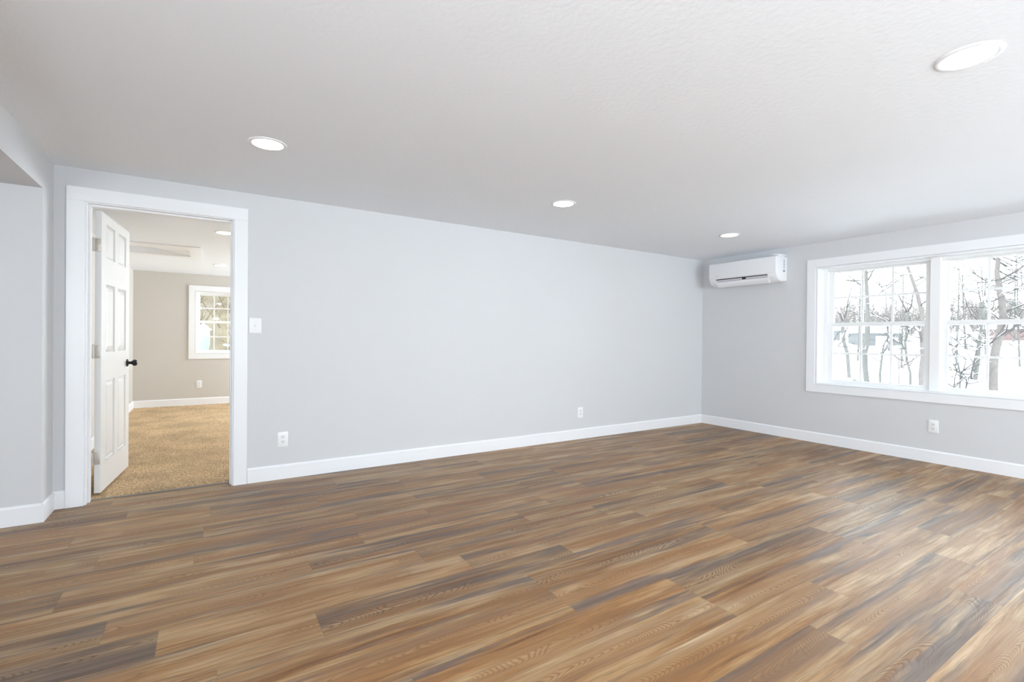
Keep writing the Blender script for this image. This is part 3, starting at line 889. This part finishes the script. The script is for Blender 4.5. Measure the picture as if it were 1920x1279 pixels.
# right window half
tree('thick brown trunk in the right-hand window', 22, [(1862, 748, 15), (1862, 715, 14), (1863, 680, 13.5), (1868, 650, 13), (1876, 622, 13), (1880, 595, 11), (1879, 565, 11), (1874, 540, 10), (1869, 512, 7.5), (1872, 482, 7), (1873, 440, 5)],
     [[(1878, 552, 3.4), (1890, 548, 3), (1905, 543, 2.4), (1925, 540, 1.6), (1960, 528, 1)], [(1876, 545, 3), (1890, 532, 2.4), (1908, 524, 2), (1930, 515, 1.2)], [(1874, 600, 2.4), (1864, 590, 2), (1855, 578, 1.4), (1848, 560, 1)],
      [(1866, 655, 4), (1856, 645, 3.4), (1846, 648, 2)], [(1872, 510, 2), (1884, 500, 1.6), (1900, 498, 1.4), (1925, 486, 1)], [(1868, 520, 2), (1858, 526, 1.6), (1846, 530, 1)]], m=m_bark2, twigs=34, twig_len=1.7, depth=3)
tree('grey twin-stemmed tree just left of the thick brown trunk', 27, [(1825, 742, 7), (1830, 700, 7), (1834, 670, 6.5), (1836, 640, 6), (1841, 615, 5.5), (1841, 590, 5), (1840, 568, 4.5)],
     [[(1840, 568, 3), (1846, 555, 2.2), (1847, 540, 1.6), (1850, 515, 1)], [(1840, 568, 2.4), (1836, 552, 1.8), (1832, 530, 1)], [(1823, 740, 4.5), (1821, 705, 4), (1828, 672, 3), (1833, 650, 2.4)], [(1841, 608, 2.6), (1822, 590, 2.2), (1813, 572, 1.8), (1806, 548, 1.2), (1800, 520, 0.8)], [(1836, 640, 2.6), (1815, 626, 2.2), (1795, 640, 1.8), (1785, 655, 1.4)]], twigs=24, twig_len=1.4, depth=3)
tree('tangled low shrub tree beside the centre mullion', 22, [(1799, 736, 3), (1801, 705, 2.8), (1797, 685, 2.6), (1789, 668, 2.4), (1785, 655, 2.2)],
     [[(1801, 705, 2), (1808, 690, 1.6), (1812, 672, 1.2)], [(1788, 735, 2.2), (1790, 710, 1.8), (1796, 690, 1.2)], [(1810, 736, 2), (1812, 715, 1.6), (1806, 700, 1.2)], [(1786, 655, 2.4), (1795, 645, 2.2), (1812, 634, 1.6), (1825, 626, 1.0)]], twigs=26, twig_len=0.9, zone=(0.1, 1.0))
tree('bare tree leaning at the right edge of the picture', 30, [(1952, 742, 9), (1946, 690, 8), (1940, 640, 7), (1934, 600, 6), (1932, 560, 5), (1930, 500, 4)],
     [[(1938, 630, 2.4), (1920, 615, 2), (1905, 605, 1.4)], [(1934, 590, 2.4), (1918, 580, 2), (1900, 575, 1.2)]], m=m_bark2, twigs=14, twig_len=1.8)
for (px, yt, dx, D) in ((1793, 490, 6, 34), (1812, 510, -8, 47), (1850, 495, -10, 40), (1897, 485, 8, 53), (1912, 460, -6, 33), (1608, 530, 6, 40), (1668, 545, -8, 47), (1690, 500, 4, 34)):
    tree('slim bare tree in the middle distance behind the near trunks', D, [(px, 690, 3.6), (px+dx*0.3, 640, 3.2), (px+dx*0.6, 590, 2.6), (px+dx, yt, 1.2)],
         twigs=18, twig_len=2.0, zone=(0.2, 1.0), group='slim bare trees in the middle distance', snow=False)
# far tree line, a soft mass of bare twigs
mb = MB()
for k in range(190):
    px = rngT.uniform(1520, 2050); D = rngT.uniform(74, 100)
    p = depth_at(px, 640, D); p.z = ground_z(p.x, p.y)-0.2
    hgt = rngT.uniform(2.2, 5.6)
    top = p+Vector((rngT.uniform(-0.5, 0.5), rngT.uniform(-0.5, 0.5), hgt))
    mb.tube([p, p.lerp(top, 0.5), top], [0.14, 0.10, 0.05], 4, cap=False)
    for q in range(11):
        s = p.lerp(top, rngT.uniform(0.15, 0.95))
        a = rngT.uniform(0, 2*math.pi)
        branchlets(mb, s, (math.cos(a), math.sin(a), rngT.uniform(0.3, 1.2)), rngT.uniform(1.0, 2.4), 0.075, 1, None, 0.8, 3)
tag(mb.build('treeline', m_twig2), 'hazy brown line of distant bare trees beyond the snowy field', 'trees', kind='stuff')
# distant buildings
def building(name, px, py, D, w, h, d, m, label, roof=0.9):
    p = depth_at(px, py, D)
    p.z = ground_z(p.x, p.y)
    r = tag(empty(name, p, -YAW-0.2), label, 'building')
    b = MB(); b.box((-w/2, -d/2, -0.4), (w/2, d/2, h)); b.build('wall', m, r)
    b = MB(); b.poly_prism([(-d/2-0.3, h), (d/2+0.3, h), (0, h+roof)], 0, -w/2-0.3, w/2+0.3); b.build('roof', m_snow, r)
    b = MB(); b.box((-0.6, -d/2-0.03, -0.2), (0.5, -d/2+0.02, h*0.75)); b.build('door', m_plate2, r)
    return r
building('outbuilding', 1640, 625, 56, 4.2, 1.3, 3.0, m_shed, 'low grey outbuilding with snowy roof beyond the field')
building('outbuilding', 1578, 625, 63, 1.8, 1.2, 2.0, m_shed, 'small grey shed far behind the left trunks')
building('barn', 1915, 620, 56, 6.0, 1.2, 3.0, m_barn, 'reddish barn far behind the thick brown trunk')
# snowy evergreen shrub below the left panes
p = depth_at(1578, 716, 14)
r = tag(empty('evergreen_shrub', (p.x, p.y, ground_z(p.x, p.y))), 'low green conifer branches laden with snow at lower left of window', 'shrub')
top = p.z-ground_z(p.x, p.y)
b = MB(); b.tube([(0, 0, -0.1), (0, 0, top+0.1)], [0.06, 0.02], 8); b.build('stem', m_bark2, r)
b = MB(); sn = MB()
for k in range(70):
    z0 = top*rngT.uniform(0.3, 1.02); a = rngT.uniform(0, 2*math.pi); ln = (1.05-0.75*z0/top*0.8)*rngT.uniform(0.6, 1.1)
    d = Vector((math.cos(a), math.sin(a), 0))
    pts = [Vector((0, 0, z0))+d*ln*f+Vector((0, 0, 0.10*math.sin(f*2.6)-0.12*f)) for f in (0, 0.35, 0.7, 1.0)]
    b.tube(pts, [0.03, 0.05, 0.04, 0.012], 5)
    for f in (0.3, 0.5, 0.7, 0.9):
        q = Vector((0, 0, z0))+d*ln*f
        for s_ in (-1, 1):
            e = q+Vector((-d.y*s_, d.x*s_, -0.15))*0.22*(1.1-f)+d*0.1
            b.tube([q, e], [0.022, 0.006], 4)
    if k % 2 == 0: sn.tube([q_+Vector((0, 0, 0.045)) for q_ in pts], [0.03, 0.06, 0.05, 0.02], 6)
b.build('foliage', m_conif, r); sn.build('snow', m_snow, r, smooth=True)['kind'] = 'stuff'

# outside the bedroom window: brushy slope, folded mint canvas, bare brush
mb = MB()
for k in range(170):
    x = rngT.uniform(-3.0, 2.2); y = rngT.uniform(13.3, 22)
    z = -0.9+(y-9.9)*0.42
    branchlets(mb, (x, y, z), (rngT.uniform(-0.5, 0.5), rngT.uniform(-0.5, 0.5), 1), rngT.uniform(0.6, 1.5), 0.022, 2, None, 0.8, 3)
brush = tag(mb.build('brush', simple('brush_twigs', (0.15, 0.11, 0.07), 0.9, noise=0.3, nscale=3)), 'tan tangle of brush on the slope outside the bedroom window', 'brush', kind='stuff')
mb = MB()
for k in range(60):
    x = rngT.uniform(-3.0, 2.0); y = rngT.uniform(13.3, 21); z = -0.9+(y-9.9)*0.42+rngT.uniform(0.1, 0.9)
    t = bmesh.new(); bmesh.ops.create_icosphere(t, subdivisions=2, radius=rngT.uniform(0.03, 0.09))
    for v in t.verts: v.co.z *= 0.45; v.co *= rngT.uniform(0.85, 1.15)
    mb.join(t, Matrix.Translation((x, y, z)))
tag(mb.build('snow', m_snow, brush, smooth=True), kind='stuff')
pc = empty('folded_canvas', (-0.035, 12.0, 0.55))
tag(pc, 'pale mint folded canvas hanging outside the left panes of the bedroom window', 'folded parasol')
b = MB()
pts = [(0.015, 0.0), (0.07, 0.22), (0.105, 0.42), (0.11, 0.62), (0.10, 0.78), (0.03, 0.86)]
seg = 20
bm = bmesh.new(); rings = []
for rr, z in pts:
    rings.append([bm.verts.new((rr*(1+0.14*math.cos(8*2*math.pi*k/seg*0.5))*math.cos(2*math.pi*k/seg), rr*(1+0.14*math.sin(5*2*math.pi*k/seg))*math.sin(2*math.pi*k/seg), z)) for k in range(seg)])
for a, c in zip(rings[:-1], rings[1:]):
    for k in range(seg): bm.faces.new((a[k], a[(k+1) % seg], c[(k+1) % seg], c[k]))
bm.faces.new(rings[-1]); bm.faces.new(list(reversed(rings[0])))
b.bm.free(); b.bm = bm
b.build('canvas', m_mint, pc, smooth=True)
b = MB(); b.tube([(0, 0, -1.45), (0, 0, 0.90)], 0.02, 10); b.build('pole', m_plate, pc)
